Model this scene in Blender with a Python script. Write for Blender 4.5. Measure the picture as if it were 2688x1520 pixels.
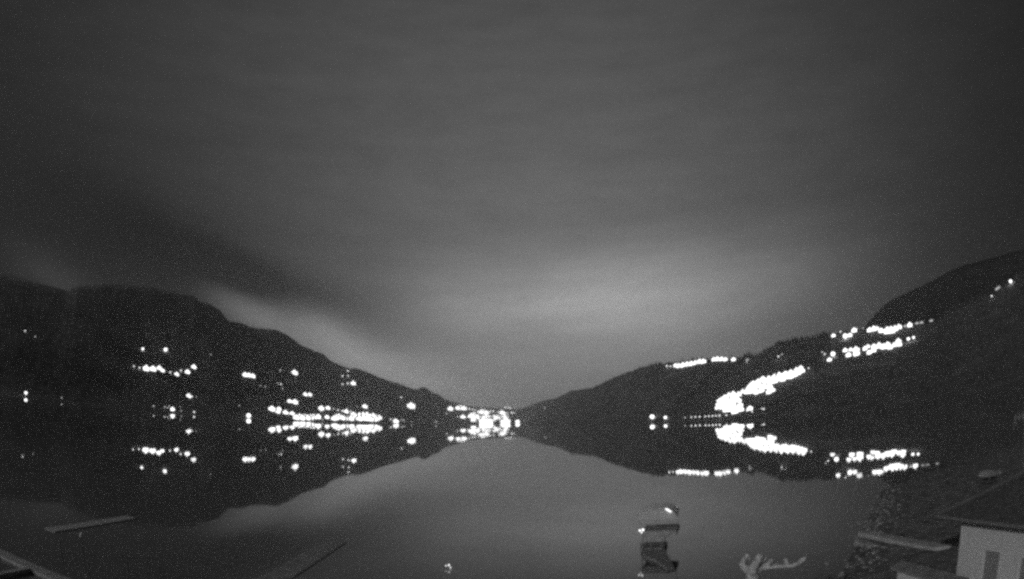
import bpy, bmesh, math, random
from mathutils import Matrix, Vector, noise
sc = bpy.context.scene
for o in list(bpy.data.objects): bpy.data.objects.remove(o)
C = sc.collection
R = random.Random(11)
rad = math.radians

# ------------------------------------------------------------------ camera: wide security lens, 10 m above the lake
F, K, PITCH, ROLL, H = 1600.0, .09504, .21852, -.01606, 10.0
W0, H0 = 2688, 1520
cam = bpy.data.cameras.new('camera'); co = bpy.data.objects.new('camera', cam); C.objects.link(co); sc.camera = co
co.matrix_world = Matrix.Translation((0, 0, H)) @ Matrix.Rotation(math.pi/2+PITCH, 4, 'X') @ Matrix.Rotation(ROLL, 4, 'Z')
cam.type = 'PANO'; cam.panorama_type = 'FISHEYE_LENS_POLYNOMIAL'; cam.sensor_fit = 'HORIZONTAL'; cam.sensor_width = 36
cam.fisheye_fov = rad(150)
s_ = W0/36/F
cam.fisheye_polynomial_k0 = 0; cam.fisheye_polynomial_k1 = -s_; cam.fisheye_polynomial_k2 = 0
cam.fisheye_polynomial_k3 = -K*s_**3; cam.fisheye_polynomial_k4 = 0
cam.clip_start = .1; cam.clip_end = 60000

# ------------------------------------------------------------------ night sky: faint sky light + glow of the valley towns on high cloud
SUN_EL, SUN_AZ = rad(20), rad(224)      # the weak light comes from behind and left of the camera
wd = bpy.data.worlds.new('World'); sc.world = wd; wd.use_nodes = True
nt = wd.node_tree; nt.nodes.clear()
class N:
    def __init__(s, sock): s.s = sock
def _m(op, *a):
    n = nt.nodes.new('ShaderNodeMath'); n.operation = op
    for i, v in enumerate(a):
        if isinstance(v, N): nt.links.new(v.s, n.inputs[i])
        else: n.inputs[i].default_value = v
    return N(n.outputs[0])
for nm, op in (('add','ADD'),('sub','SUBTRACT'),('mul','MULTIPLY')):
    setattr(N, f'__{nm}__', lambda s, b, op=op: _m(op, s, b)); setattr(N, f'__r{nm}__', lambda s, b, op=op: _m(op, b, s))
tc = nt.nodes.new('ShaderNodeTexCoord'); sp = nt.nodes.new('ShaderNodeSeparateXYZ'); nt.links.new(tc.outputs['Generated'], sp.inputs[0])
X, Y, Z = (N(sp.outputs[i]) for i in range(3))
AZ = _m('ARCTAN2', X, Y) * 57.2958
EL = _m('ARCSINE', Z) * 57.2958
def noise_n(sx, sy, scale, detail, off=0):
    cb = nt.nodes.new('ShaderNodeCombineXYZ'); a, b = AZ*sx, EL*sy
    nt.links.new(a.s, cb.inputs[0]); nt.links.new(b.s, cb.inputs[1]); cb.inputs[2].default_value = off
    nn = nt.nodes.new('ShaderNodeTexNoise'); nn.inputs['Scale'].default_value = scale; nn.inputs['Detail'].default_value = detail
    nt.links.new(cb.outputs[0], nn.inputs['Vector']); return N(nn.outputs['Fac'])
wob = noise_n(.05, .16, 1, 3) - .5                 # soft wandering of the cloud edges
ELw = EL + wob*1.8 + .0
def glow(a, e, wa, we, rot, amp):
    c, s = math.cos(rad(rot)), math.sin(rad(rot)); x = AZ-a; y = ELw-e
    u = (x*c + y*s)*(1/wa); w = (y*c - x*s)*(1/we)
    return _m('EXPONENT', (u*u + w*w)*-1.0)*amp
GL = [(0,38,60,26,0,0.0813), (4,12,28,18,0,0.1253), (10.5,10.3,13,4.6,0,0.4385), (-9,4.6,6,2.4,-22,0.1897), (-16,6.7,6,2,-28,0.4378), (-24,8.6,6,1.6,-26,0.2478), (-24,11.6,12,2.6,-16,-0.1072), (-34,14,16,6,-10,-0.0197), (2,4,22,4,0,0.1723), (-46,10.6,6,2,-15,0.0479), (-38,13.5,9,3,0,0.0015), (27,12,9,4,0,0.0596), (-5,10,6,4,0,0.1455)]
tot = None
for g in GL: tot = glow(*g) if tot is None else tot + glow(*g)
tot = tot - 0.0142
streak = noise_n(.035, .30, 1.0, 5, 3.7)
tot = tot * (_m('MULTIPLY_ADD', streak, .40, .80))
tot = (tot + _m('SQRT', tot*tot + 4*.009**2))*.5      # never quite dark behind the cloud
mott = noise_n(.16, .55, 1.0, 7, 8.1)
tot = tot * (_m('MULTIPLY_ADD', mott, .42, .79))
fine = noise_n(1.6, 3.0, 1.0, 3, 1.7)
tot = tot * (_m('MULTIPLY_ADD', fine, .16, .92))
sky = nt.nodes.new('ShaderNodeTexSky'); sky.sky_type = 'NISHITA'; sky.sun_disc = False
sky.sun_elevation = SUN_EL; sky.sun_rotation = SUN_AZ
bw = nt.nodes.new('ShaderNodeRGBToBW'); nt.links.new(sky.outputs[0], bw.inputs[0])
tot = tot + N(bw.outputs[0])*.0003
bg = nt.nodes.new('ShaderNodeBackground'); nt.links.new(tot.s, bg.inputs['Color']); bg.inputs['Strength'].default_value = 1.0
ow = nt.nodes.new('ShaderNodeOutputWorld'); nt.links.new(bg.outputs[0], ow.inputs[0])

sun = bpy.data.lights.new('camera_side_light', 'SUN'); sun.energy = 1.0; sun.angle = rad(.6)  # sun lamp standing in for an infrared lamp near the camera
so = bpy.data.objects.new('camera_side_light', sun); C.objects.link(so)
# light travels along +Y and a little to the right and down
dv = Vector((-math.sin(SUN_AZ)*math.cos(SUN_EL), -math.cos(SUN_AZ)*math.cos(SUN_EL), -math.sin(SUN_EL)))
so.rotation_euler = dv.to_track_quat('-Z', 'Y').to_euler()

sc.view_settings.view_transform = 'Standard'; sc.view_settings.look = 'None'
sc.view_settings.exposure = 0; sc.view_settings.gamma = 1; sc.view_settings.use_curve_mapping = False
cy = sc.cycles
cy.use_denoising = False
cy.max_bounces = 5; cy.diffuse_bounces = 1; cy.glossy_bounces = 3; cy.volume_bounces = 2; cy.transmission_bounces = 2
cy.sample_clamp_indirect = 1.6; cy.sample_clamp_direct = 2.4; cy.caustics_reflective = True
cy.filter_width = 3.1

# ------------------------------------------------------------------ helpers
def pdir(px, py):
    x = px-W0/2; y = H0/2-py; r = math.hypot(x, y) or 1e-9
    th = r/F*(1+K*(r/F)**2); s = math.sin(th)/r
    x, y, z = x*s, y*s, math.cos(th)
    x, y = math.cos(ROLL)*x-math.sin(ROLL)*y, math.sin(ROLL)*x+math.cos(ROLL)*y
    return Vector((x, math.cos(PITCH)*z-math.sin(PITCH)*y, math.sin(PITCH)*z+math.cos(PITCH)*y))
def azel(px, py):
    d = pdir(px, py); return math.degrees(math.atan2(d.x, d.y)), math.degrees(math.asin(d.z))
def on_z(px, py, z):
    d = pdir(px, py); return Vector((0, 0, H)) + d*((z-H)/d.z)
def at_d(px, py, D):
    d = pdir(px, py); return Vector((0, 0, H)) + d*(D/math.hypot(d.x, d.y))
def interp(pts, x):
    if x <= pts[0][0]: return pts[0][1]
    for (a, b), (c, d) in zip(pts, pts[1:]):
        if x <= c: return b + (d-b)*(x-a)/(c-a)
    return pts[-1][1]

def mat(name, col, rough=.9, spec=.2, var=.25, scale=3., bump=0., metal=0.):
    m = bpy.data.materials.new(name); m.use_nodes = True; t = m.node_tree; b = t.nodes['Principled BSDF']
    b.inputs['Roughness'].default_value = rough; b.inputs['Specular IOR Level'].default_value = spec; b.inputs['Metallic'].default_value = metal
    tcn = t.nodes.new('ShaderNodeTexCoord'); nz = t.nodes.new('ShaderNodeTexNoise'); nz.inputs['Scale'].default_value = scale; nz.inputs['Detail'].default_value = 6
    t.links.new(tcn.outputs['Object'], nz.inputs['Vector'])
    mr = t.nodes.new('ShaderNodeMapRange'); mr.inputs['From Min'].default_value = .3; mr.inputs['From Max'].default_value = .7
    mr.inputs['To Min'].default_value = col*(1-var); mr.inputs['To Max'].default_value = col*(1+var)
    t.links.new(nz.outputs['Fac'], mr.inputs['Value']); t.links.new(mr.outputs[0], b.inputs['Base Color'])
    if bump:
        bp = t.nodes.new('ShaderNodeBump'); bp.inputs['Strength'].default_value = bump; bp.inputs['Distance'].default_value = .05
        t.links.new(nz.outputs['Fac'], bp.inputs['Height']); t.links.new(bp.outputs[0], b.inputs['Normal'])
    return m
def emat(name, strength):
    m = bpy.data.materials.new(name); m.use_nodes = True; t = m.node_tree; t.nodes.clear()
    e = t.nodes.new('ShaderNodeEmission'); e.inputs['Strength'].default_value = strength
    o = t.nodes.new('ShaderNodeOutputMaterial'); t.links.new(e.outputs[0], o.inputs[0]); return m
M = dict(
    dimmed=mat('dimmed_slope', .045, 1, 0, .35, .02), hill=mat('forest_floor', .125, 1, 0, .35, .02), tree=mat('conifer_needles', .08, 1, 0, .4, .2), bark=mat('dark_bark', .06),
    pollard=mat('pale_plane_bark', .55, .9, .1, .35, 6, .6), plaster=mat('white_plaster', .66, .95, .1, .06, 1.2, .1), farwall=mat('pale_render', .5),
    roof=mat('dark_roof_tiles', .10, .9, .2, .3, 4), shutter=mat('grey_shutter', .27, .8, .2, .1, 2), trim=mat('white_trim', .72, .7, .3, .05),
    stone=mat('bank_stone', .30, .95, .1, .5, 2), lawn=mat('winter_grass', .20, 1, 0, .5, 1.6), deck=mat('pale_deck_boards', .38, .9, .1, .2, 1.5),
    deckdark=mat('wet_dark_boards', .36, .9, .1, .3, 1.5), conc=mat('pale_concrete', .42, .95, .1, .15, 1), metal=mat('galvanised_steel', .35, .45, .5, .1, 3, 0, .6),
    black=mat('black_rubber', .02), canopy=mat('white_canopy_sheet', .58, .28, .5, .08, 1), float=mat('dark_float', .24, .8), post=mat('weathered_post', .13, .95, .1, .3, 3),
    bed=mat('lake_bed', .05), chim=mat('chimney_plaster', .12, .95, .1, .2, 2),
    lamp_hi=emat('lamp_bright', 10), lamp_mid=emat('lamp_medium', 7), lamp_lo=emat('lamp_faint', 1.6), win_hi=emat('window_bright', 6.0), win_mid=emat('window_medium', 4.5), win_soft=emat('window_soft', 2.6), win_lo=emat('window_faint', 1.0),
    lamp_and_glint=emat('lamp_and_glint', 2.2), lamp_added=emat('lamp_added', 30), lamp_globe=emat('lamp_globe', 8))
# lake water: nearly calm
def water():
    m = bpy.data.materials.new('lake_water'); m.use_nodes = True; t = m.node_tree; b = t.nodes['Principled BSDF']
    b.inputs['Base Color'].default_value = (.13, .13, .13, 1); b.inputs['Roughness'].default_value = .012; b.inputs['IOR'].default_value = 1.45
    tcn = t.nodes.new('ShaderNodeTexCoord')
    def nz(scale, detail):
        n = t.nodes.new('ShaderNodeTexNoise'); n.inputs['Scale'].default_value = scale; n.inputs['Detail'].default_value = detail
        t.links.new(tcn.outputs['Object'], n.inputs['Vector']); return n
    small, patch = nz(1.6, 4), nz(.035, 3)
    mr = t.nodes.new('ShaderNodeMapRange'); mr.inputs['From Min'].default_value = .42; mr.inputs['From Max'].default_value = .68
    mr.inputs['To Min'].default_value = .15; mr.inputs['To Max'].default_value = 1
    t.links.new(patch.outputs['Fac'], mr.inputs['Value'])
    mu = t.nodes.new('ShaderNodeMath'); mu.operation = 'MULTIPLY'; t.links.new(small.outputs['Fac'], mu.inputs[0]); t.links.new(mr.outputs[0], mu.inputs[1])
    bp = t.nodes.new('ShaderNodeBump'); bp.inputs['Strength'].default_value = .22; bp.inputs['Distance'].default_value = .008
    t.links.new(mu.outputs[0], bp.inputs['Height']); t.links.new(bp.outputs[0], b.inputs['Normal'])
    return m
M['water'] = water()

class MB:
    def __init__(s): s.v = []; s.f = []
    def add(s, vs, fs):
        o = len(s.v); s.v += [tuple(p) for p in vs]; s.f += [tuple(i+o for i in f) for f in fs]; return s
    def box(s, x0, x1, y0, y1, z0, z1, rz=0, c=(0, 0)):
        vs = [(x, y, z) for z in (z0, z1) for (x, y) in ((x0, y0), (x1, y0), (x1, y1), (x0, y1))]
        if rz:
            cs, sn = math.cos(rz), math.sin(rz); vs = [(c[0]+(x-c[0])*cs-(y-c[1])*sn, c[1]+(x-c[0])*sn+(y-c[1])*cs, z) for x, y, z in vs]
        return s.add(vs, [(3, 2, 1, 0), (4, 5, 6, 7), (0, 1, 5, 4), (1, 2, 6, 5), (2, 3, 7, 6), (3, 0, 4, 7)])
    def tube(s, pts, rs, n=8, cap=True):
        pts = [Vector(p) for p in pts]; rows = []
        for i, p in enumerate(pts):
            d = (pts[min(i+1, len(pts)-1)]-pts[max(i-1, 0)]).normalized()
            a = d.orthogonal().normalized() if i == 0 else (prev - d*prev.dot(d)).normalized(); prev = a; b = d.cross(a)
            rows.append([p+(a*math.cos(2*math.pi*k/n)+b*math.sin(2*math.pi*k/n))*rs[i] for k in range(n)])
        vs = [v for r in rows for v in r]
        fs = [(i*n+k, i*n+(k+1) % n, (i+1)*n+(k+1) % n, (i+1)*n+k) for i in range(len(pts)-1) for k in range(n)]
        if cap: fs += [tuple(range(n-1, -1, -1)), tuple((len(pts)-1)*n+k for k in range(n))]
        return s.add(vs, fs)
    def ball(s, c, r, n=8, m=5, sq=1.0):
        c = Vector(c); vs = [c+Vector((0, 0, r*sq))]; fs = []
        for j in range(1, m):
            th = math.pi*j/m
            vs += [c+Vector((r*math.sin(th)*math.cos(2*math.pi*k/n), r*math.sin(th)*math.sin(2*math.pi*k/n), r*sq*math.cos(th))) for k in range(n)]
        vs.append(c-Vector((0, 0, r*sq)))
        fs += [(0, 1+k, 1+(k+1) % n) for k in range(n)]
        for j in range(m-2): fs += [(1+j*n+k, 1+(j+1)*n+k, 1+(j+1)*n+(k+1) % n, 1+j*n+(k+1) % n) for k in range(n)]
        l = len(vs)-1; fs += [(l, 1+(m-2)*n+(k+1) % n, 1+(m-2)*n+k) for k in range(n)]
        return s.add(vs, fs)
    def mesh(s, name, m, smooth=False):
        me = bpy.data.meshes.new(name); me.from_pydata(s.v, [], s.f); me.materials.append(m); me.update()
        if smooth: me.polygons.foreach_set('use_smooth', [True]*len(me.polygons))
        return me
    def build(s, name, m, parent=None, smooth=False):
        return obj(name, s.mesh(name, m, smooth), parent)
def obj(name, me, parent=None):
    o = bpy.data.objects.new(name, me); C.objects.link(o)
    if parent: o.parent = parent
    return o
def tag(o, label=None, cat=None, group=None, kind=None):
    for k, v in (('label', label), ('category', cat), ('group', group), ('kind', kind)):
        if v: o[k] = v
    return o
def thing(name, label, cat, loc=(0, 0, 0), rz=0, group=None, scale=None):
    o = bpy.data.objects.new(name, None); C.objects.link(o); o.location = loc; o.rotation_euler = (0, 0, rz)
    o.empty_display_size = .2
    if scale: o.scale = scale
    return tag(o, label, cat, group)

# ------------------------------------------------------------------ large structure: lake, lake bed, hills
tag(MB().add([(-11500, -2500, -5), (11500, -2500, -5), (11500, 11500, -5), (-11500, 11500, -5)], [(0, 1, 2, 3)]).build('ground', M['bed']), kind='structure')
tag(MB().add([(-11500, -2500, 0), (11500, -2500, 0), (11500, 11500, 0), (-11500, 11500, 0)], [(0, 1, 2, 3)]).build('lake', M['water']), kind='structure')

def sinterp(pts, x):
    xs = [p[0] for p in pts]
    w = 3.0; return sum(interp(pts, x+d*w)*k for d, k in ((-1, .25), (-.5, .25), (0, 0), (.5, .25), (1, .25))) if xs[0]+w < x < xs[-1]-w and x < -12 else interp(pts, x)

class Hill:
    def __init__(s, name, ridge_px, Ds, Dr, a0, a1, da=.2, rough=.06, jag=2., drop=6., back=1.5, mt='hill', soft=False):
        s.soft = soft; s.r = sorted(azel(*p) for p in ridge_px); s.Ds, s.Dr, s.rough, s.jag, s.drop = Ds, Dr, rough, jag, drop
        T = [-.05, 0, .02]+[i/26 for i in range(1, 27)]+[1.06, 1.2, back]
        n = int((a1-a0)/da)+1; v = []; f = []
        for i in range(n):
            a = a0+i*da
            v += [s.p(a, t) for t in T]
        k = len(T)
        f = [(i*k+j, (i+1)*k+j, (i+1)*k+j+1, i*k+j+1) for i in range(n-1) for j in range(k-1)]
        mb = MB(); mb.v = v; mb.f = f; tag(mb.build(name, M[mt], smooth=True), kind='structure')
    def p(s, a, t):
        D0, D1 = sinterp(s.Ds, a), sinterp(s.Dr, a); D = D0+(D1-D0)*t
        el = interp(s.r, a); zr = D1*math.tan(rad(el))+H-s.drop
        if s.soft and t < 1:      # spurs fade out below the crest
            es = sum(interp(s.r, a+k) for k in (-9, -6, -3, 0, 3, 6, 9))/7; zs = D1*math.tan(rad(min(es, el+1.2)))+H-s.drop; w = max(0., t)**3; zr = zs*(1-w)+zr*w
        x, y = D*math.sin(rad(a)), D*math.cos(rad(a))
        if t <= 0: z = t*120
        elif t <= 1:
            z = zr*(.28*t+.72*t**1.7)
            z += zr*s.rough*math.sin(math.pi*t)*(noise.noise((x/400, y/400, .3))+.5*noise.noise((x/140, y/140, 5)))
            z += s.jag*noise.noise((x/25, y/25, 2))*min(1, t*6)
        else: z = zr*max(0, 1-(t-1)*1.3)+s.jag*noise.noise((x/25, y/25, 2))*(1 if t < 1.1 else 0)
        return (x, y, z)
    def find(s, px, py, h):
        """point on the slope where something h metres up shows at this bearing"""
        a, e = azel(px, py); te = math.tan(rad(e)); best = None
        for i in range(0, 501):
            t = i/500; q = s.p(a, t); D = math.hypot(q[0], q[1])
            if (q[2]+h-H)/D >= te: return Vector(q), D, t
        q = s.p(a, 1.0); return Vector(q), math.hypot(q[0], q[1]), 1.0

DsL = [(-75, 800), (-60, 950), (-48, 1200), (-40, 1500), (-33, 1800), (-25, 2150), (-20, 2550), (-12, 3500), (-6, 4600), (0, 5200)]
DrL = [(-75, 2300), (-60, 2500), (-48, 2900), (-36, 3500), (-25, 4100), (-16, 4900), (-8, 6000), (0, 6600)]
ridgeL = [(-700, 690), (-100, 712), (0, 731), (60, 744), (120, 757), (172, 764), (205, 750), (260, 744), (330, 747), (400, 753), (470, 768), (500, 776), (511, 775), (527, 792), (543, 793), (560, 802), (579, 814), (592, 832), (603, 843),
          (620, 843), (640, 849), (660, 858), (689, 861), (720, 863), (735, 868), (757, 879), (788, 903), (820, 917), (851, 929), (866, 945), (890, 956), (919, 967), (932, 965), (945, 968), (975, 980), (1002, 992), (1050, 1007), (1086, 1020), (1096, 1020),
          (1109, 1014), (1120, 1018), (1134, 1028), (1150, 1034), (1164, 1045), (1182, 1052), (1202, 1057), (1253, 1072), (1300, 1086), (1360, 1100)]
hillL = Hill('hill_left', ridgeL, DsL, DrL, -75, -1, .12, .06, 3, 5, soft=True)
DsR = [(-2, 5300), (1, 4800), (3, 3600), (5, 2700), (9, 1700), (13, 1200), (16, 880), (21, 720), (30, 660), (40, 600), (50, 550), (75, 450)]
DrR = [(-2, 6000), (1, 5600), (3, 4400), (5, 3500), (9, 2500), (13, 1900), (18, 1500), (25, 1250), (35, 1150), (50, 1100), (75, 1000)]
ridgeR = [(1300, 1110), (1330, 1085), (1362, 1073), (1386, 1066), (1407, 1057), (1430, 1049), (1457, 1045), (1479, 1034), (1500, 1023), (1555, 1015), (1587, 1000), (1628, 981), (1650, 973), (1677, 962), (1713, 954),
          (1782, 949), (1815, 940), (1861, 938), (1925, 936), (1952, 929), (1982, 927), (2007, 913), (2043, 894), (2078, 886), (2117, 882), (2157, 873), (2230, 861), (2300, 852), (2380, 845),
          (2459, 832), (2486, 810), (2545, 783), (2600, 762), (2640, 735), (2688, 708), (2800, 640), (3300, 560)]
hillR = Hill('hill_right', ridgeR, DsR, DrR, -1.4, 75, .2, .05, 2.0, 6)
DsC = [(-12, 5000), (-4, 5250), (6, 5000)]
DrC = [(-12, 6900), (6, 6900)]
hillC = Hill('valley_floor', [(1020, 1070), (1100, 1066), (1202, 1066), (1253, 1068), (1300, 1071), (1362, 1073), (1420, 1075), (1500, 1080)], DsC, DrC, -12, 6, .2, .03, 2., 0)
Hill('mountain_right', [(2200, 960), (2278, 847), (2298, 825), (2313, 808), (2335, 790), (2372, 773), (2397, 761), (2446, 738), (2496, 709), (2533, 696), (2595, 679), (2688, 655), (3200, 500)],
     [(0, 1700), (75, 1500)], [(0, 3000), (75, 2500)], 28, 75, .25, .05, 3, 0, mt='dimmed')  # slope colour darkened to offset the strong sun-lamp light on it
Hill('mountain_left', [(-900, 640), (-200, 686), (0, 718), (60, 732), (130, 750), (172, 761), (260, 785), (420, 840), (700, 960)], [(-75, 3200), (-20, 4500)], [(-75, 4600), (-20, 6400)], -75, -30, .25, .05, 3, 0)

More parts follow.
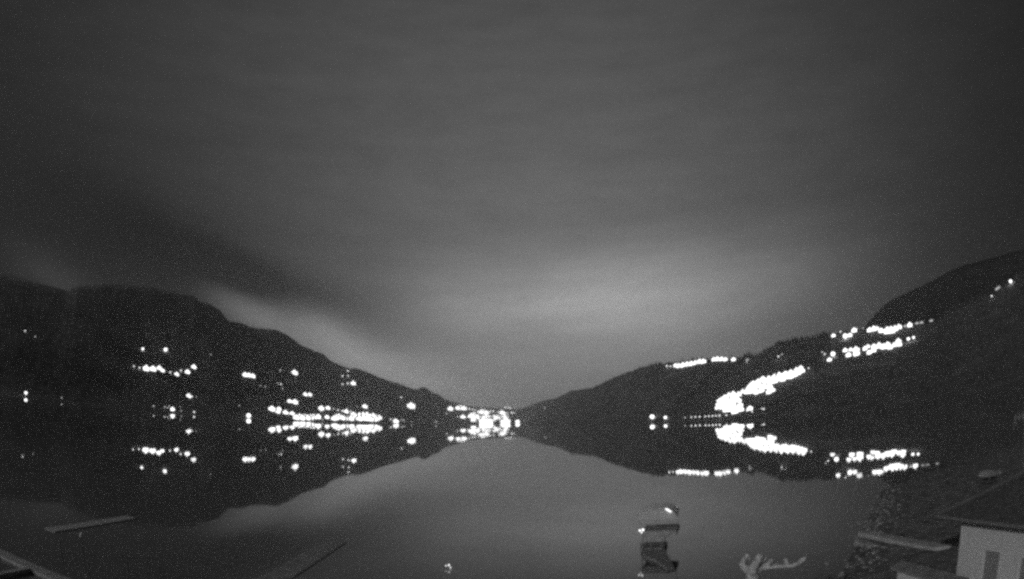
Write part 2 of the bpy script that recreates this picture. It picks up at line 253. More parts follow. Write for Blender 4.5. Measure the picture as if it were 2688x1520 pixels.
# ------------------------------------------------------------------ lights on the shores (bearings read as source coordinates)
def Z_(ox, oy, s, txt):
    out = []
    for q in txt.split():
        a = q.split(','); fl = a[2][-1] if a[2][-1] in 'fmhl' else ''
        sz = float(a[2].rstrip('fmhl')); out.append((ox+float(a[0])*s, oy+float(a[1])*s, sz, fl))
    return out
z1 = lambda t: Z_(0, 640, .23356, t)
z2 = lambda t: Z_(300, 880, .23356, t)
z3 = lambda t: Z_(640, 900, .2335, t)
z4 = lambda t: Z_(1050, 1000, .17857, t)
z5 = lambda t: Z_(1650, 860, .2747, t)
z6 = lambda t: Z_(2100, 600, .2473, t)
px = lambda t: Z_(0, 0, 1, t)
L, RR, CC = hillL, hillR, hillC
CL = [  # hill, lights, where (used in labels), group
 (L, z1('282,978,6 396,1044,5f'), 'high on the far left hillside', 'two lone lamps high on the far left hillside'),
 (L, px('68,1036,11l'), 'on the shore at the far left', None),
 (L, px('162,1046,5f'), 'on the shore right of the far left lamp', None),
 (L, z2('320,155,9l 577,162,13l'), 'above the long row on the left hillside', 'two houses above the long row'),
 (L, z2('1085,215,4f'), 'alone on the dark upper left hillside', None),
 (L, z2('220,350,7 285,368,8 358,373,14 435,378,14 505,368,10 543,397,9 630,415,8 700,440,10 750,397,8 823,410,11 893,360,11'), 'in the long row on the left hillside', 'long row on the left hillside'),
 (L, z2('1470,445,11 1512,450,11 1555,460,11'), 'in the short bright row on the left hillside', 'short bright row on the left hillside'),
 (L, z2('1640,562,7f 1700,578,6f 1840,542,4 1873,548,6 1890,600,5f'), 'in the faint scatter below the short bright row', 'faint scatter on the left hillside'),
 (L, z2('1868,393,5 2025,420,14'), 'high above the left shore town', 'pair high above the left shore town'),
 (L, z2('835,685,10 873,690,7 920,692,4f'), 'midway up the left slope below the long row', 'small group midway up the left slope'),
 (L, z2('443,795,5 567,808,5 600,812,4 620,793,4f 655,832,9 742,797,3f 752,848,5f 897,872,8'), 'in the small hamlet by the left water', 'small hamlet by the left water'),
 (L, z2('2145,667,9 2197,668,9'), 'in the close pair above the left shore town', 'close pair above the left shore town'),
 (L, z2('1970,740,9 2030,752,12'), 'in the pair just above the left shore town', 'pair just above the left shore town'),
 (L, z2('1405,787,5f'), 'alone above the big left shore lamp', None),
 (L, z2('1510,902,17l'), 'at the waterline left of the shore town', None),
 (L, z3('315,742,15 395,745,9 385,775,9 468,780,11 510,793,8 545,795,9'), 'descending toward the left shore town', 'lights descending toward the left shore town'),
 (L, z3('590,838,13 625,830,14 655,842,14 685,832,14 715,843,14 750,838,14 785,830,13 835,832,12 885,862,5 935,835,9'), 'in the west waterfront of the left shore town', 'west waterfront of the left shore town'),
 (L, z3('870,735,12 870,762,6 945,733,10 1010,742,5 1060,755,7 1110,765,8 1160,750,8 1150,775,10 1200,770,6 1230,800,10'), 'in the upper street of the left shore town', 'upper street of the left shore town'),
 (L, z3('1015,850,12 1040,840,13 1070,832,14 1105,842,14 1140,848,12 1165,845,10 1205,850,13 1260,830,14 1300,822,14 1300,850,14 1340,815,14 1345,845,15 1385,820,15 1390,850,15 1425,830,15 1425,858,13 1455,825,15 1460,855,15 1490,850,13 1520,838,12'), 'in the bright centre of the left shore town', 'bright centre of the left shore town'),
 (L, z3('1650,860,6 1690,858,6 1710,880,11 1775,865,4 1800,873,4 1885,895,4f'), 'in the east end of the left shore town', 'east end of the left shore town'),
 (L, z3('1170,315,7 1110,372,7 1172,372,7 1110,465,7 1170,455,8 1230,455,9'), 'in the cluster just under the left ridge', 'cluster just under the left ridge'),
 (L, z3('1275,715,3f 1360,715,11'), 'above the bright centre of the left shore town', 'pair above the bright centre of the left town'),
 (L, z3('1770,613,6 1880,708,15 1920,715,5'), 'on the slope between left and far towns', 'slope between the left and far towns'),
 (CC, z4('740,410,10 780,400,5 850,398,9 890,398,11 935,398,10 975,405,8 1015,410,7 1060,420,6 1100,425,6 1150,430,4 1200,420,6'), 'in the upper row of the far valley town', 'upper row of the far town'),
 (CC, z4('1140,455,7 1190,460,9 1230,455,9 1270,465,9 1320,445,8 1370,445,8 1450,450,7 1500,465,9 1545,470,8 1575,475,6 1640,465,8 1680,467,5'), 'in the middle row of the far valley town', 'middle row of the far town'),
 (CC, z4('1550,393,6 1590,393,6 1625,400,6 1680,395,4f'), 'in the topmost short row of the far town', 'topmost short row of the far town'),
 (CC, z4('685,475,5 845,520,5 925,525,9 1000,530,8 1050,515,11 1090,510,14 1140,530,12 1080,570,9'), 'in the left waterfront of the far town', 'left waterfront of the far town'),
 (CC, z4('1225,560,15 1225,600,15 1265,540,16 1265,580,18 1270,610,16 1305,540,14 1310,575,16 1310,610,14 1345,560,12 1385,540,10'), 'in the dazzling waterfront blaze of the far town', 'dazzling waterfront of the far town'),
 (CC, z4('1430,530,9 1465,535,11 1500,540,13 1510,575,13 1540,545,14 1545,580,15 1565,610,14 1525,610,12'), 'in the right waterfront of the far town', 'right waterfront of the far town'),
 (RR, z4('1728,598,15l'), 'at the waterline under the right ridge foot', None),
 (L, z4('528,598,5'), 'alone on the shore left of the far town', None),
 (RR, z4('2130,398,5f'), 'alone on the dark foot of the right ridge', None),
 (RR, z5('365,367,8 400,368,6 450,360,9 480,365,11 520,360,12 560,350,11 600,345,11 640,335,11 680,325,11 715,322,12'), 'in the left run of the ridge-top row', 'left run of the ridge-top row'),
 (RR, z5('815,305,9 850,298,11 890,300,11 925,305,9 1003,305,9 1135,302,8f 1130,328,4'), 'in the right run of the ridge-top row', 'right run of the ridge-top row'),
 (RR, z5('1432,275,7 1465,253,4'), 'in the lone pair right of the ridge-top row', 'lone pair right of the ridge-top row'),
 (RR, z5('1720,385,6'), 'alone at the top end of the right hillside village', None),
 (RR, z5('1655,410,13 1622,432,13 1585,450,13 1548,468,13 1510,472,13 1470,492,13 1430,485,15 1395,508,15 1355,528,15 1310,512,14 1345,565,14 1300,560,15 1255,555,14 1210,572,14 1165,560,13 1375,598,12 1340,615,11 1130,612,13 1095,612,10 1180,610,12 1600,425,10 1440,455,13'), 'in the upper street of the right hillside village', 'upper street of the right hillside village'),
 (RR, z5('1020,650,14 985,665,16 1050,640,12 945,690,16 905,710,16 865,735,14 985,705,18 940,735,18 900,755,16 1010,745,18 970,775,18 1050,770,16 1015,800,15 1065,745,14 1020,720,16 850,765,10'), 'in the blazing heart of the right hillside village', 'blazing heart of the right hillside village'),
 (RR, z5('1640,432,6h 1560,478,6h 1490,505,6h 1420,520,6h 1350,545,6h 1290,575,6h 1220,590,6h 1150,600,6h 1080,625,6h 1330,600,6h'), 'along the upper street of the right hillside village', 'added street lamps of the right hillside village'),  # this and the next four rows: strong lamps added to light facades
 (RR, z5('1010,690,6h 960,715,6h 910,735,6h 875,755,6h 985,745,6h 1035,775,6h 940,760,6h 1000,790,6h'), 'amid the blazing heart of the right hillside village', 'added street lamps of the blazing village heart'),
 (L, z3('640,848,6h 720,850,6h 1050,855,6h 1130,858,6h 1290,845,6h 1350,858,6h 1410,845,6h 1450,862,6h'), 'along the waterfront of the left shore town', 'added street lamps of the left waterfront'),
 (CC, z4('1240,590,6h 1275,600,6h 1300,590,6h 1530,590,6h 1555,575,6h 1090,530,6h'), 'along the waterfront of the far valley town', 'added street lamps of the far waterfront'),
 (RR, z6('590,1310,6h 800,1275,6h 900,1265,6h 960,1095,6h 1010,1075,6h 760,1082,6h'), 'between the terrace rows at far right', 'added street lamps between the terrace rows'),
 (RR, z5('1645,388,11 1605,408,12 1550,428,12 1500,444,13 1395,472,14 1340,492,14 1285,492,14 1240,520,14 1190,535,13 1270,600,13 1225,618,12 1150,580,12'), 'in the added back street thickening the right village glow', 'back street of the right hillside village'),  # houses added here and in the next row to thicken the village glow
 (RR, z5('1000,640,14 960,655,15 920,675,16 875,702,15 1045,700,15 1075,782,12 930,785,13 1040,735,15'), 'in the added far rank thickening the village heart glow', 'far rank of the blazing village heart'),
 (RR, z5('1160,770,12 1130,790,8 1180,800,7 1290,775,8 1270,770,5'), 'just right of the blazing village heart', 'lights just right of the blazing village heart'),
 (RR, z5('225,850,16l 352,857,11l'), 'on the right shore left of the lit jetty', 'pair on the right shore'),
 (RR, z5('540,905,4 600,897,6 640,892,6 680,887,7 680,860,6 733,880,6 768,882,6 803,868,7 835,872,6 870,868,8 935,867,7'), 'in the lit jetty row on the right shore', 'lit jetty row on the right shore'),
 (RR, z6('355,1135,9 430,1095,7 480,1140,18l 530,1130,10 575,1080,12 600,1060,5 670,1055,5f 740,1075,12 785,1065,13 815,1060,9 862,1085,12 930,1085,18 970,1080,18 1010,1060,15 1050,1045,13 1115,1035,7 1165,1025,11 1240,1000,10f 1290,990,9f 1390,960,8f'), 'in the higher terrace row at far right', 'higher terrace row at far right'),
 (RR, z6('235,1312,5 262,1332,7 350,1330,17l 313,1390,10 480,1293,10 540,1285,9 515,1340,12 595,1290,16 600,1325,15 690,1275,10 735,1315,11 720,1250,9 785,1255,13 840,1245,15 890,1252,15 930,1230,13 955,1258,12 780,1290,12 1000,1235,10 1045,1200,13 1055,1230,11 1150,1170,11l 1205,1155,9l'), 'in the lower terrace row at far right', 'lower terrace row at far right'),
 (RR, z6('2235,560,12l 2035,715,8 2090,635,8f 2110,612,7f'), 'high on the near ridge at the right edge', 'near ridge at the right edge'),
]
# prototype meshes, one metre wide house and one metre tall lamp
def house_meshes(roof_h, nwin, rows):
    w = MB().box(-.5, .5, 0, .8, -.5, .62)
    w.add([(-.5, 0, .62), (.5, 0, .62), (.5, .8, .62), (-.5, .8, .62), (0, 0, .62+roof_h*.9), (0, .8, .62+roof_h*.9)], [(0, 1, 4), (3, 5, 2)])
    r = MB(); t = .03
    for sx in (-1, 1):
        e = [(sx*.58, -.07, .62-.16*roof_h), (0, -.07, .62+roof_h), (0, .87, .62+roof_h), (sx*.58, .87, .62-.16*roof_h)]
        r.add(e+[(x, y, z+t) for x, y, z in e], [(0, 1, 2, 3), (7, 6, 5, 4), (0, 4, 5, 1), (1, 5, 6, 2), (2, 6, 7, 3), (3, 7, 4, 0)])
    return w.mesh('wall', M['farwall']), r.mesh('roof', M['roof'])
HW = [house_meshes(.30, 3, 2), house_meshes(.24, 2, 2)]
def win_mesh(m): return MB().box(-.152, .152, -.03, .004, -.138, .138).mesh('window', M[m])  # oversized panes nearly fill the facade, so bloom is built into their shape
WIN = {k: win_mesh('win_'+k) for k in ('hi', 'mid', 'soft', 'lo')}
WPOS = [[(-.33, .14), (0, .14), (.33, .14), (-.33, .44), (0, .44), (.33, .44), (0, .75)], [(-.33, .14), (0, .14), (.33, .14), (-.33, .44), (0, .44), (.33, .44), (0, .73)]]
POLE = MB().tube([(0, 0, -.3), (0, 0, .5), (0, 0, .93)], [.014, .011, .009], 6).mesh('pole', M['metal'])
LANT = {k: MB().ball((0, 0, 0), 1, 8, 5, .85).mesh('lantern', M[m]) for k, m in (('hi', 'lamp_hi'), ('mid', 'lamp_mid'), ('lo', 'lamp_lo'), ('l', 'lamp_globe'), ('h', 'lamp_added'))}
CAPM = MB().tube([(0, 0, .8), (0, 0, 1.0), (0, 0, 1.25)], [.75, .6, .1], 8).mesh('cap', M['metal'])
ORD = 'first second third fourth fifth sixth seventh eighth ninth tenth eleventh twelfth thirteenth fourteenth fifteenth sixteenth seventeenth eighteenth nineteenth twentieth twenty-first twenty-second twenty-third twenty-fourth'.split()
spots = []
def place(hill, px_, py_, sz, fl, label, group):
    a, e = azel(px_, py_)
    if hill is hillC:      # whichever slope is in front there carries it
        if a < -1.4 and hillL.find(px_, py_, 12)[2] < 1: hill = hillL
        elif a > -1.2 and hillR.find(px_, py_, 12)[2] < 1: hill = hillR
    if sz >= 9 and fl not in 'flh' or sz >= 9 and fl == '':
        D = hill.find(px_, py_, 4)[1]; w = max(7., (sz*(1.25 if D > 4200 else 1.1)+2.0)*D/F); q, D, t = hill.find(px_, py_, w*.33)  # width padded so the house takes the size of its bloom
        v = R.randrange(2)
        o = thing('village_house', label.replace('LIGHT', 'lit house'), 'house', q, -rad(a)+R.uniform(-.35, .35), group, (w, w*.8, w*R.uniform(.8, .95)))
        obj('wall', HW[v][0], o); obj('roof', HW[v][1], o)
        wk = R.choice(('hi', 'mid', 'mid', 'soft') if sz < 13 else ('hi', 'hi', 'mid'))
        for (x, z) in WPOS[v]:
            c = obj('window', WIN[wk], o); c.location = (x, 0, z)
    elif fl == 'f' and sz >= 7:
        D = hill.find(px_, py_, 4)[1]; w = max(7., sz*.8*D/F); q, D, t = hill.find(px_, py_, w*.33); v = R.randrange(2)
        o = thing('village_house', label.replace('LIGHT', 'dimly lit house'), 'house', q, -rad(a)+R.uniform(-.35, .35), group, (w, w*.8, w*.85))
        obj('wall', HW[v][0], o); obj('roof', HW[v][1], o)
        for (x, z) in WPOS[v][:3]:
            c = obj('window', WIN['lo'], o); c.location = (x, 0, z)
    else:
        q, D, t = hill.find(px_, py_, 6); h = 5+D/600
        q, D, t = hill.find(px_, py_, h)
        o = thing('street_lamp', label.replace('LIGHT', 'street lamp'), 'street lamp', q, 0, group)
        o.scale = (h, h, h)
        p = obj('pole', POLE, o)
        k = fl if fl and fl in 'lh' else 'lo' if fl == 'f' else ('mid' if sz < 5.5 else 'hi')
        r = (sz*.33+.8)*D/F if k == 'l' else 1.4*D/F if k == 'h' else {'lo': 1.4, 'mid': 1.4, 'hi': 1.7}[k]*(sz/6)**.6*D/F  # lantern radius enlarged to hold the bloom
        l = obj('lantern', LANT[k], o); l.location = (0, 0, .95); l.scale = (r/h,)*3
        c = obj('cap', CAPM, l)
    spots.append((a, D, q))
for hill, ls, where, group in CL:
    n = len(ls); ls = sorted(ls)
    for i, (x, y, sz, fl) in enumerate(ls):
        if n == 1: lab = f'lone white LIGHT {where}'
        elif n == 2: lab = f'{"left" if i == 0 else "right"}-hand white LIGHT {where}'
        elif n <= 24: lab = f'{ORD[i]} LIGHT from the left {where}'
        else: lab = f'bright white LIGHT {where}'
        place(hill, x, y, sz, fl, lab, group)

# ------------------------------------------------------------------ woods on the hillsides
def conifer(mb, x, y, z, h, r, n=6, tiers=2):
    for k in range(tiers):
        z0 = z+h*(.12+.42*k/max(1, tiers-1)*.9); z1 = z+h*(.62+.38*(k+1)/tiers) if k < tiers-1 else z+h; rr = r*(1-.45*k/max(1, tiers-1))
        o = R.random()*6
        mb.add([(x+rr*math.cos(o+6.283*i/n)*R.uniform(.8, 1.15), y+rr*math.sin(o+6.283*i/n)*R.uniform(.8, 1.15), z0+R.uniform(-.04, .04)*h) for i in range(n)]+[(x, y, z1)], [(i, (i+1) % n, n) for i in range(n)])
def forest(name, hill, a0, a1, n, h0, h1, label, t0=.06):
    mb = MB(); k = 0
    while k < n:
        a = R.uniform(a0, a1); t = t0+(1.03-t0)*R.random()**.7
        q = hill.p(a, min(t, 1.0)); D = math.hypot(q[0], q[1])
        if any(abs(sa-a)*D*.01745 < 9 and -95 < D-sd < 22 for sa, sd, _ in spots): k += .3; continue
        hh = R.uniform(h0, h1)*(.8+.5*noise.noise((q[0]/120, q[1]/120, 9)))
        conifer(mb, q[0], q[1], q[2]-.6, hh, hh*R.uniform(.24, .36), 5, 2); k += 1
    tag(mb.build(name, M['tree']), label, 'forest', kind='stuff')
forest('forest', hillR, -.5, 60, 9000, 5, 10, 'dark wood covering the hillside on the right shore')
forest('forest', hillL, -60, -4, 7000, 6, 11, 'dark wood covering the hillside on the left shore')
tree_n = 0
for i in range(44):   # single conifers that stand out on the right ridge
    x = R.choice([R.uniform(1690, 1735), R.uniform(1770, 1880), R.uniform(1880, 1990)])
    a, _ = azel(x, 950); q = hillR.p(a, R.uniform(.985, 1.0)); h = R.uniform(9, 17)
    o = thing('conifer_tree', 'dark spiky conifer standing out against the sky above the ridge-top lights', 'tree', (q[0], q[1], q[2]-.8), R.random()*6, 'conifers along the right ridge line')
    c = MB(); conifer(c, 0, 0, 0, h, h*.17, 7, 4); c.build('crown', M['tree'], o)
    MB().tube([(0, 0, -1), (0, 0, h*.3)], [.25, .15], 6).build('trunk', M['bark'], o)

# ------------------------------------------------------------------ near shore on the right: grass bank, rocks, house, hut
line = [(-70, 10), (-40, 12), (-14, 14), (2, 21), (12, 26), (17.2, 28), (25, 37.6), (31, 44.8), (36.8, 51.7), (42, 54.5), (52, 56), (70, 57), (110, 58)]
inl = Vector((.75, -.66)); mb = MB(); rows = []
for i, (x, y) in enumerate(line):
    d = (Vector(line[min(i+1, len(line)-1)])-Vector(line[max(i-1, 0)])).normalized(); nrm = Vector((d.y, -d.x))
    for off, z in ((-1.2, -1.2), (0, -.05), (1.2, .35), (3.2, .85), (9, 1.05)):
        mb.v.append((x+nrm.x*off, y+nrm.y*off, z+(.08*noise.noise((x, y, off)) if off > 0 else 0)))
    mb.v.append((x+nrm.x*9+.3*90*0, min(y-40, -30), 1.1))
for i in range(len(line)-1):
    for j in range(5): mb.f.append((i*6+j, (i+1)*6+j, (i+1)*6+j+1, i*6+j+1))
tag(mb.build('bank', M['lawn'], smooth=True), kind='structure')

def rock_mesh(k):
    bm = bmesh.new(); bmesh.ops.create_icosphere(bm, subdivisions=1, radius=1)
    for v in bm.verts: v.co = v.co*(1+.35*noise.noise(v.co*1.7+Vector((k*7, 0, 0)))); v.co.z *= .6
    me = bpy.data.meshes.new('rock'); bm.to_mesh(me); bm.free(); me.materials.append(M['stone']); return me
RK = [rock_mesh(k) for k in range(5)]
rb = thing('rock_bank', 'strip of broken pale stones along the water left of the white house', 'rocks', (17.2, 28, 0))
pl = line[4:10]
for i in range(290):
    j = R.choice([0, 1, 1, 1, 2, 2, 3]); a, b = Vector(pl[j]), Vector(pl[j+1]); f = R.random(); c = a.lerp(b, f); d = (b-a).normalized(); nrm = Vector((d.y, -d.x))
    off = R.gauss(1.0, 1.1); c = c+nrm*off; s = R.uniform(.07, .2)
    o = obj('rock', R.choice(RK), rb); o.location = (c.x-17.2, c.y-28, .02+max(-.05, min(.8, off*.28))); o.scale = (s*R.uniform(.8, 1.5), s, s*R.uniform(.7, 1.2)); o.rotation_euler = (R.uniform(-.4, .4), R.uniform(-.4, .4), R.random()*6)

# long pale concrete strip lying on the bank
st = thing('concrete_strip', 'long pale concrete strip on the dark bank between the stones and white house', 'strip', (25.1, 32, .9))
A, B = on_z(2262, 1394, 1.15), on_z(2483, 1436, 1.15)
d = (B-A).normalized(); nn = Vector((d.y, -d.x, 0)); Ln = (B-A).length; top = []; n = 26; Wd = .78
prof = []
for i in range(n+1):
    u = i/n; wl = .5*Wd*(.8+.25*u); e = 1 if u < .86 else math.sqrt(max(0, 1-((u-.86)/.14)**2)); prof.append((u, wl, e))
mb = MB(); base = Vector((25.1, 32, .9)); vs = []
for u, wl, e in prof:
    c = A+d*(Ln*u)
    for z in (.85, 1.15):
        vs.append(Vector((c.x, c.y, z))+nn*(-wl*(1 if u < .86 else .999))-base); vs.append(Vector((c.x, c.y, z))+nn*(wl*(2*e-1) if u >= .86 else wl)-base)
fs = []
for i in range(n): o = i*4; fs += [(o+2, o+3, o+7, o+6), (o, o+2, o+6, o+4), (o+1, o+5, o+7, o+3)]
fs += [(0, 1, 3, 2), (n*4, n*4+2, n*4+3, n*4+1)]
mb.add(vs, fs).build('slab', M['conc'], st)
MB().add([(v[0]*1, v[1]*1, v[2]) for v in [(A-base)+nn*.62+Vector((0, 0, -.5)), (A-base)-nn*.62+Vector((0, 0, -.5)), (B-base)-nn*.62+Vector((0, 0, -.5)), (B-base)+nn*.62+Vector((0, 0, -.5)),
   (A-base)+nn*.62+Vector((0, 0, -.85)), (A-base)-nn*.62+Vector((0, 0, -.85)), (B-base)-nn*.62+Vector((0, 0, -.85)), (B-base)+nn*.62+Vector((0, 0, -.85))]], [(0, 1, 2, 3), (0, 4, 5, 1), (1, 5, 6, 2), (2, 6, 7, 3), (3, 7, 4, 0)]).build('footing', M['stone'], st)

# white house
hs = thing('white_house', 'white plastered house with dark hipped roof at the lower right corner', 'house', (16.9, 17.3, 1.05))
def rel(v, o=(16.9, 17.3, 1.05)): return tuple(a-b for a, b in zip(v, o))
wx, wy1, wy0, wx2 = 16.9, 17.3, 5.0, 26.0
wins = [(14.72, 15.72, 2.08, 3.56), (12.55, 13.55, 2.08, 3.50), (10.3, 11.3, 2.08, 3.5), (8.0, 9.0, 2.08, 3.5)]
mb = MB()
def q(y0, y1, z0, z1): mb.add([rel((wx, y1, z0)), rel((wx, y0, z0)), rel((wx, y0, z1)), rel((wx, y1, z1))], [(0, 1, 2, 3)])
ys = [wy1]; last = wy1
for (a, b, c, d_) in wins:
    q(b, last, .9, 4.95); q(a, b, .9, c); q(a, b, d_, 4.95); last = a
    mb.add([rel(p) for p in ((wx, b, c), (wx+.16, b, c), (wx+.16, b, d_), (wx, b, d_))], [(0, 1, 2, 3)])
    mb.add([rel(p) for p in ((wx, a, c), (wx+.16, a, c), (wx+.16, a, d_), (wx, a, d_))], [(3, 2, 1, 0)])
    mb.add([rel(p) for p in ((wx, a, d_), (wx+.16, a, d_), (wx+.16, b, d_), (wx, b, d_))], [(3, 2, 1, 0)])
    mb.add([rel(p) for p in ((wx, a, c), (wx+.16, a, c), (wx+.16, b, c), (wx, b, c))], [(0, 1, 2, 3)])
q(wy0, last, .9, 4.95)
mb.add([rel(p) for p in ((wx, wy1, .9), (wx2, wy1, .9), (wx2, wy1, 4.95), (wx, wy1, 4.95), (wx, wy0, .9), (wx2, wy0, .9), (wx2, wy0, 4.95), (wx, wy0, 4.95))], [(0, 3, 2, 1), (4, 5, 6, 7), (1, 2, 6, 5)])
mb.build('wall', M['plaster'], hs)
for (a, b, c, d_) in wins:
    w = obj('window', MB().box(wx+.12, wx+.18, a, b, c, d_).mesh('window', M['shutter'])); w.parent = hs; w.location = rel((0, 0, 0))
    f = MB()
    f.box(wx-.035, wx+.10, b-.075, b+.045, c-.05, d_+.02)
    f.build('frame', M['trim'], w)
    MB().box(wx-.09, wx+.13, a-.06, b-.08, c-.07, c-.003).build('sill', M['conc'], w)
ex, ey, ez, sl = 16.3, 18.3, 4.9, .43
ymin, xmax = 4.2, 27.0
rid = 5.2
rf = MB(); P0 = [(ex, ey, ez), (xmax, ey, ez), (xmax, ymin, ez), (ex, ymin, ez), (ex+rid, ey-rid, ez+rid*sl), (ex+rid, ymin+rid, ez+rid*sl)]
P1 = [(x, y, z-.2) for x, y, z in P0[:4]]
rf.add([rel(p) for p in P0+P1], [(0, 4, 1), (1, 4, 5, 2), (2, 5, 3), (3, 5, 4, 0), (0, 1, 7, 6), (1, 2, 8, 7), (2, 3, 9, 8), (3, 0, 6, 9), (6, 7, 8, 9)])
ro = rf.build('roof', M['roof'], hs)
hip = MB().tube([rel((ex, ey, ez+.03)), rel((ex+rid, ey-rid, ez+rid*sl+.03))], [.09, .09], 8); hip.build('hip_tiles', M['chim'], ro)
MB().tube([rel((ex-.06, ey+.05, ez-.08)), rel((ex-.06, ymin, ez-.08))], [.075, .075], 8).build('gutter', M['metal'], ro)
tile = MB().box(-.03, .03, -.1, .1, -.012, .012)
ch = obj('chimney', None, None) if False else MB()
cx, cy_ = 19.1, 17.75
ch.box(cx-.3, cx+.3, cy_-.26, cy_+.26, 4.8, 5.75); cho = ch.build('chimney', M['chim'], ro); cho.location = rel((0, 0, 0))
cc = MB(); cc.box(cx-.46, cx+.46, cy_-.4, cy_+.4, 5.751, 5.82); cc.build('ledge', M['chim'], cho)
cc = MB()
for k in range(9):
    a = math.pi*k/8; cc.v += [(cx-.44*math.cos(a), cy_-.4, 5.98+.2*math.sin(a)), (cx-.44*math.cos(a), cy_+.4, 5.98+.2*math.sin(a))]
cc.f += [(2*k, 2*k+2, 2*k+3, 2*k+1) for k in range(8)]+[tuple(range(0, 18, 2)), tuple(range(17, 0, -2)), (0, 1, 17, 16)]
cc.build('cap', M['stone'], cho)
for sx in (-.38, .3):
    for sy in (-.34, .26): MB().box(cx+sx, cx+sx+.08, cy_+sy, cy_+sy+.08, 5.82, 5.98).build('cap_post', M['chim'], cho)
# aerial on the roof
ap = Vector((at_d(2689, 1150, 25.5).x, at_d(2689, 1150, 25.5).y, 5.9))
an = thing('roof_aerial', 'thin grey television aerial above the house roof at the right edge', 'aerial', ap)
zt = at_d(2689, 1092, 25.5).z-5.9
MB().tube([(0, 0, -.8), (0, 0, zt+.25)], [.03, .025], 6).build('mast', M['metal'], an)
v0 = at_d(2662, 1097, 25.5)-ap; v1 = at_d(2700, 1088, 25.5)-ap
MB().tube([v0, v1], [.022, .022], 6).build('boom', M['metal'], an)
for k in range(4):
    c = v0.lerp(v1, .12+k*.24); MB().tube([c+Vector((0, 0, -.30 if k == 0 else -.18)), c+Vector((0, 0, .14))], [.014, .014], 5).build('rod', M['metal'], an)
c = at_d(2661, 1104, 25.5)-ap; e = at_d(2660, 1129, 25.5)-ap
MB().tube([c+Vector((.03, 0, .05)), c, e], [.02, .02, .028], 6).build('dipole', M['metal'], an)

# small hut whose roof corner shows in front of the house
A = on_z(2338, 1489, 2.7); B = on_z(2446, 1522, 2.7)
print('hut', A, B)
ht = thing('low_hut', 'low hut with grey roof and pale wall beside the white house', 'hut', (A.x, A.y, 1.0))
hx, hy = A.x, A.y
hw = 15.75-hx
MB().box(.25, hw-.2, -4.4, -.25, -.15, 1.62).build('wall', M['plaster'], ht)
r_ = MB(); pts = [(0, 0, 1.7), (0, -4.7, 1.7), (hw, -4.7, 1.85), (hw, 0, 1.85)]
r_.add(pts+[(x, y, z-.1) for x, y, z in pts], [(0, 1, 2, 3), (7, 6, 5, 4), (0, 4, 5, 1), (1, 5, 6, 2), (2, 6, 7, 3), (3, 7, 4, 0)])
r_.build('roof', mat('grey_felt_roof', .24, .95, .1, .3, 3), ht)

# ------------------------------------------------------------------ pollarded tree at the bottom edge
TD = 22.0
T = lambda zx, zy, dd=0: at_d(1900+zx*.1165, 1400+zy*.1165, TD+dd)
tb = T(650, 1030); tb = Vector((tb.x, tb.y, .95))
tr = thing('pollarded_tree', 'bare pollarded plane tree with knobbly stubs and one long arm', 'tree', tb)
k_ = TD/F*.1165
def limb(name, pts, rs, n=10, knob=None):
    pts = [Vector(p) for p in pts]; m = MB()
    # subdivide and wobble
    P2, R2 = [], []
    for i in range(len(pts)-1):
        for j in range(4):
            u = j/4; p = pts[i].lerp(pts[i+1], u)
            P2.append(p+Vector(noise.noise_vector(p*2.2))*.025); R2.append((rs[i]*(1-u)+rs[i+1]*u)*(1+.12*noise.noise(p*5)))
    P2.append(pts[-1]); R2.append(rs[-1]); m.tube([p-tb for p in P2], R2, n)
    o = m.build(name, M['pollard'], tr, True)
    if knob:
        for (c, r) in knob:
            bm = MB().ball((0, 0, 0), r, 9, 6)
            MB().add([Vector(c)-tb+Vector(v)*(1+.35*noise.noise(Vector(v)*9+Vector(c))) for v in bm.v], bm.f).build('knuckle', M['pollard'], o, True)
    return o
low = [Vector((tb.x, tb.y, .6)), Vector((tb.x, tb.y, 2.2)), T(650, 1030), T(650, 900), T(640, 800), T(620, 760)]
limb('trunk', low, [.38, .30, .26, .27, .28, .2], 14)
g = lambda w: w*k_*.85
limb('limb', [T(570, 860, .1), T(470, 780, .1), T(420, 700, .2), T(470, 600, .2), T(525, 520, .1)], [g(130), g(115), g(95), g(85), g(60)], knob=[(T(530, 520, .1), g(85)), (T(585, 555, .1), g(60)), (T(430, 690, .2), g(110))])
limb('limb', [T(650, 850, -.1), T(690, 740, -.2), T(740, 650, -.2), T(800, 560, -.2)], [g(160), g(130), g(110), g(90)], knob=[(T(800, 565, -.2), g(135)), (T(760, 600, -.2), g(110)), (T(930, 570, -.1), g(55)), (T(890, 620, -.1), g(70))])
limb('limb', [T(760, 840, 0), T(900, 760, .1), T(1000, 690, .1), T(1075, 615, .1)], [g(150), g(110), g(90), g(60)], knob=[(T(1080, 612, .1), g(75)), (T(1020, 670, .1), g(95)), (T(950, 720, .1), g(110))])
limb('limb', [T(720, 860, .2), T(860, 805, .1), T(1000, 768, 0), T(1150, 748, -.2), T(1400, 745, -.5), T(1560, 728, -.7), T(1700, 672, -.9), T(1800, 590, -1.0), T(1850, 530, -1.0)],
     [g(130), g(85), g(58), g(52), g(60), g(60), g(66), g(68), g(30)], knob=[(T(1735, 610, -.95), g(55)), (T(1820, 570, -1), g(62))])
limb('limb', [T(1440, 735, -.55), T(1420, 670, -.6), T(1400, 600, -.6)], [g(70), g(66), g(52)], knob=[(T(1385, 605, -.6), g(48)), (T(1430, 615, -.6), g(48))])
limb('limb', [T(1120, 725, -.1), T(1210, 690, 0), T(1290, 705, .1)], [g(36), g(34), g(20)])

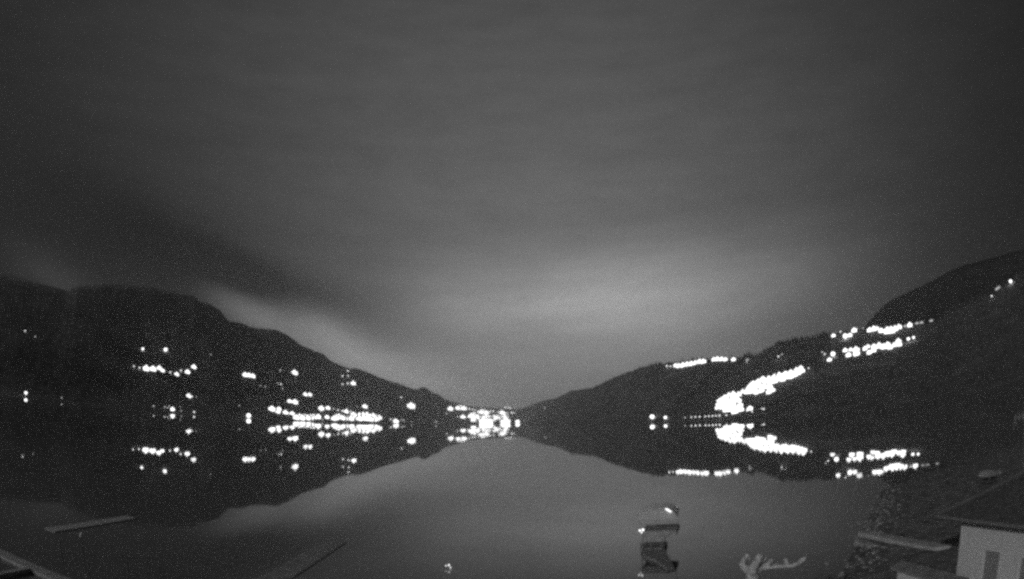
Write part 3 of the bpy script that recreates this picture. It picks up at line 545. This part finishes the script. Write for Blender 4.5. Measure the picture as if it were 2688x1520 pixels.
# ------------------------------------------------------------------ bathing platform with arched canopy
pw = on_z(1726, 1444, 0); pa = math.atan2(pw.x, pw.y)
pf = thing('bathing_platform', 'moored two-level bathing platform with arched canopy on thin posts', 'platform', (pw.x, pw.y, 0), -pa-.12)
u = pw.length/F*1.0; u = math.hypot(pw.x, pw.y, H)/F      # metres for one source pixel there
X_ = lambda x: (x-1728)*u
def pf_inv(v):
    d = v-pw; a = pa+.12; return Vector((d.x*math.cos(a)-d.y*math.sin(a), d.x*math.sin(a)+d.y*math.cos(a), v.z))
Zz = lambda y: (1444-y)*u*1.02
MB().box(X_(1686), X_(1748), -.6, 1.6, -.25, .30).build('float', M['float'], pf)
lp = [pf_inv(on_z(x, y, .18)) for x, y in ((1681, 1426), (1690, 1458), (1722, 1470), (1752, 1492), (1770, 1488), (1752, 1455), (1742, 1428))]
MB().add([(p.x, p.y, .18) for p in lp]+[(p.x, p.y, -.25) for p in lp], [tuple(range(6, -1, -1))[::-1]]+[(i, i+7, (i+1) % 7+7, (i+1) % 7) for i in range(7)]).build('landing', M['float'], pf)
dk = MB().box(X_(1690), X_(1780), -.8, 1.7, Zz(1398), Zz(1386)).build('upper_deck', M['deckdark'], pf)
MB().box(X_(1696), X_(1766), -.76, -.70, Zz(1405), Zz(1399)).build('beam', M['deckdark'], dk)
for x in (1692, 1714, 1742):
    for y in (-.7, 1.3): MB().tube([(X_(x), y, -.3), (X_(x), y, Zz(1398))], [.045, .045], 6).build('leg', M['float'], pf)
for x, y0 in ((1679, .4), (1727, -.75), (1761, -.75), (1779, .4)):
    zt = Zz(1344 if y0 > 0 else 1350)
    MB().tube([(X_(x), y0, Zz(1400)), (X_(x), y0, zt)], [.016, .016], 6).build('canopy_post', M['metal'], pf)
cn = MB(); n = 16
for k in range(n+1):
    a = math.pi*k/n; x = -math.cos(a)*50.5*u; z = Zz(1346)+math.sin(a)*20.5*u
    for j, yy in enumerate((-1.0, -.5, .4, 1.3, 1.8)):
        cn.v.append((x, yy, z-(.0 if 0 < j < 4 else .05)))
cn.f = [(k*5+j, k*5+j+1, (k+1)*5+j+1, (k+1)*5+j) for k in range(n) for j in range(4)]
co_ = cn.build('canopy', M['canopy'], pf, True)
ep = MB()
for k in range(n+1):
    a = math.pi*k/n; ep.v += [(-math.cos(a)*49*u, -.96, Zz(1347)+math.sin(a)*19.3*u), (-math.cos(a)*49*u, -.93, Zz(1347)+math.sin(a)*19.3*u)]
o_ = len(ep.v); ep.v += [(49*u, -.96, Zz(1356)), (49*u, -.93, Zz(1356)), (-49*u, -.96, Zz(1356)), (-49*u, -.93, Zz(1356))]
ep.f = [tuple([2*k for k in range(n+1)]+[o_, o_+2])[::-1], tuple([2*k+1 for k in range(n+1)]+[o_+1, o_+3])]
ep.build('end_panel', M['canopy'], co_)
sm = co_.modifiers.new('thickness', 'SOLIDIFY'); sm.thickness = .04
hb = MB().tube([(X_(1751), -1.03, Zz(1327)), (X_(1757), -1.03, Zz(1330)), (X_(1766), -1.03, Zz(1336.5))], [.03, .055, .03], 8).build('canopy_glint', M['lamp_and_glint'], co_)  # glowing streak standing in for a specular glint on the canopy
MB().tube([(X_(1679), -.2, Zz(1372)), (X_(1779), -.2, Zz(1372))], [.015, .015], 6).build('rail', M['metal'], pf)
ls_ = thing('signal_lamp', 'cluster of three small white lamps at the left end of the canopied platform', 'lamp', (pw.x, pw.y, 0), -pa-.12)
MB().box(X_(1683), X_(1695), -.86, -.80, Zz(1386.2), Zz(1381)).build('bracket', M['metal'], ls_)
for (x, y, r) in ((1685, 1383, 2.5), (1693.5, 1381.5, 3.0), (1689.5, 1388.5, 1.8)):
    MB().ball((X_(x), -.9, Zz(y)), r*u, 8, 6).build('bulb', M['lamp_and_glint'], ls_)

# ------------------------------------------------------------------ light buoy
bp = on_z(1179, 1492, 0); u2 = math.hypot(bp.x, bp.y, H)/F
by = thing('light_buoy', 'small buoy with three tiny lamps on open water near the bottom', 'buoy', (bp.x, bp.y, 0))
MB().tube([(0, 0, -.2), (0, 0, .02), (0, 0, .08)], [.16, .16, .07], 10).build('float', M['float'], by)
MB().tube([(0, 0, .05), (0, 0, .16)], [.025, .02], 6).build('mast', M['metal'], by)
for (x, y, r) in ((1171, 1484, 1.5), (1179, 1482, 2.1), (1182.5, 1489, 1.5)):
    MB().ball(((x-1179)*u2, -.06, (1492-y)*u2), r*u2, 8, 6).build('lamp', M['lamp_and_glint'], by)

# ------------------------------------------------------------------ jetties and marina on the left
def jetty(name, label, x0, x1, y0, y1, z, m, cat='jetty', plank=.28, gap=.03, along='y', posts=True, group=None):
    fz = -.2 if z > .3 else -.12
    o = thing(name, label, cat, ((x0+x1)/2, y0, 0), 0, group); cx = (x0+x1)/2
    MB().box(x0-cx+.01, x1-cx-.01, .01, y1-y0-.05, -.2, z-.047).build('float', m, o)
    pm = MB()
    if along == 'y':
        yy = 0
        while yy < y1-y0-.01:
            e = min(yy+plank, y1-y0); dz = R.uniform(-.006, .006); pm.box(x0-cx, x1-cx, yy, e-gap, z-.045, z+dz); yy += plank
    else:
        xx = x0-cx
        while xx < x1-cx-.01:
            e = min(xx+plank, x1-cx); dz = R.uniform(-.006, .006); pm.box(xx, e-gap, 0, y1-y0, z-.045, z+dz); xx += plank
    d = pm.build('deck_boards', m, o); d['kind'] = 'stuff'
    if posts:
        for yy in (0.4, (y1-y0)*.5, y1-y0-.4): MB().tube([(x1-cx+.14, yy, -4.5), (x1-cx+.14, yy, z+.5)], [.1, .1], 8).build('mooring_post', M['post'], o)
    return o
A, B = on_z(118, 1386, .08), on_z(358, 1359, .08); print('pL', A, B)
jetty('pale_jetty', 'long narrow pale jetty lying alone on the dark water at left', (A.x+B.x)/2-.65, (A.x+B.x)/2+.65, A.y, B.y, .08, M['deck'], posts=False)
A, B = on_z(880, 1418, .16), on_z(770, 1520, .16); print('pM', A, B)
jetty('dark_jetty', 'dim jetty running from the bottom edge toward the open lake left of centre', A.x-.9, A.x+.9, B.y-8, A.y, .055, mat('damp_boards', .27, .9, .1, .3, 1.5), posts=False)
A, B, E2 = on_z(0, 1436, .55), on_z(150, 1522, .55), on_z(20, 1450, .55); print('marina', A, B, E2, on_z(0, 1503, .55), on_z(78, 1491, .55))
jetty('marina_walkway', 'grey marina walkway crossing the bottom left corner', -40, -14, 22.1, 23.1, .22, M['deck'], 'walkway', along='x', posts=False)
jetty('finger_pier', 'slim finger pier with its near end in the bottom left corner', -26.0, -25.65, 10, 22.05, .26, M['deck'], 'pier', posts=False, group='finger piers off the marina walkway')
jetty('finger_pier', 'slim finger pier meeting the walkway at the left edge', -29.5, -29.15, 10, 22.05, .26, M['deck'], 'pier', posts=False, group='finger piers off the marina walkway')
for (x, y, h, lab) in ((160, 1452, .9, 'leftmost weathered mooring pole in the dark water by the marina'), (166, 1478, .8, 'weathered mooring pole just below the leftmost one'), (218, 1458, 1.25, 'white-capped mooring pole near the marina walkway'),
                       (322, 1476, .9, 'weathered mooring pole right of the white-capped one'), (336, 1502, .8, 'weathered mooring pole below and right of the white-capped one'), (390, 1500, 1.0, 'weathered mooring pole near the bottom edge between others'),
                       (235, 1516, 1.0, 'weathered mooring pole at the bottom edge below the white-capped one'), (420, 1514, .9, 'weathered mooring pole second from the right at the bottom edge'), (470, 1516, .9, 'rightmost weathered mooring pole at the bottom edge')):
    q_ = on_z(x, y, 0); o = thing('mooring_pole', lab, 'pole', (q_.x, q_.y, 0), 0, 'mooring poles off the marina')
    MB().tube([(0, 0, -4.5), (.02, .01, h*.5), (.05, .02, h)], [.05, .045, .04], 8).build('shaft', M['post'], o)
    if x == 218: MB().tube([(.05, .02, h), (.05, .02, h+.16), (.05, .02, h+.3)], [.13, .13, .03], 10).build('cap', M['trim'], o)
    else: MB().tube([(.05, .02, h+.001), (.05, .02, h+.05)], [.042, .02], 8).build('cap', M['deck'], o)

# ------------------------------------------------------------------ night haze over the lake
hz = MB().box(-12000, 12000, -3000, 12000, -6, 1500).build('haze', None or M['black']); hz.data.materials.clear()
hm = bpy.data.materials.new('haze_air'); hm.use_nodes = True; t = hm.node_tree; t.nodes.clear()
pv = t.nodes.new('ShaderNodeVolumePrincipled'); pv.inputs['Color'].default_value = (.97, .97, .97, 1); pv.inputs['Density'].default_value = 1.0e-4; pv.inputs['Anisotropy'].default_value = .82
om = t.nodes.new('ShaderNodeOutputMaterial'); t.links.new(pv.outputs[0], om.inputs['Volume']); hz.data.materials.append(hm)
tag(hz, 'thin night haze lying over the lake and hills', 'haze', kind='stuff')
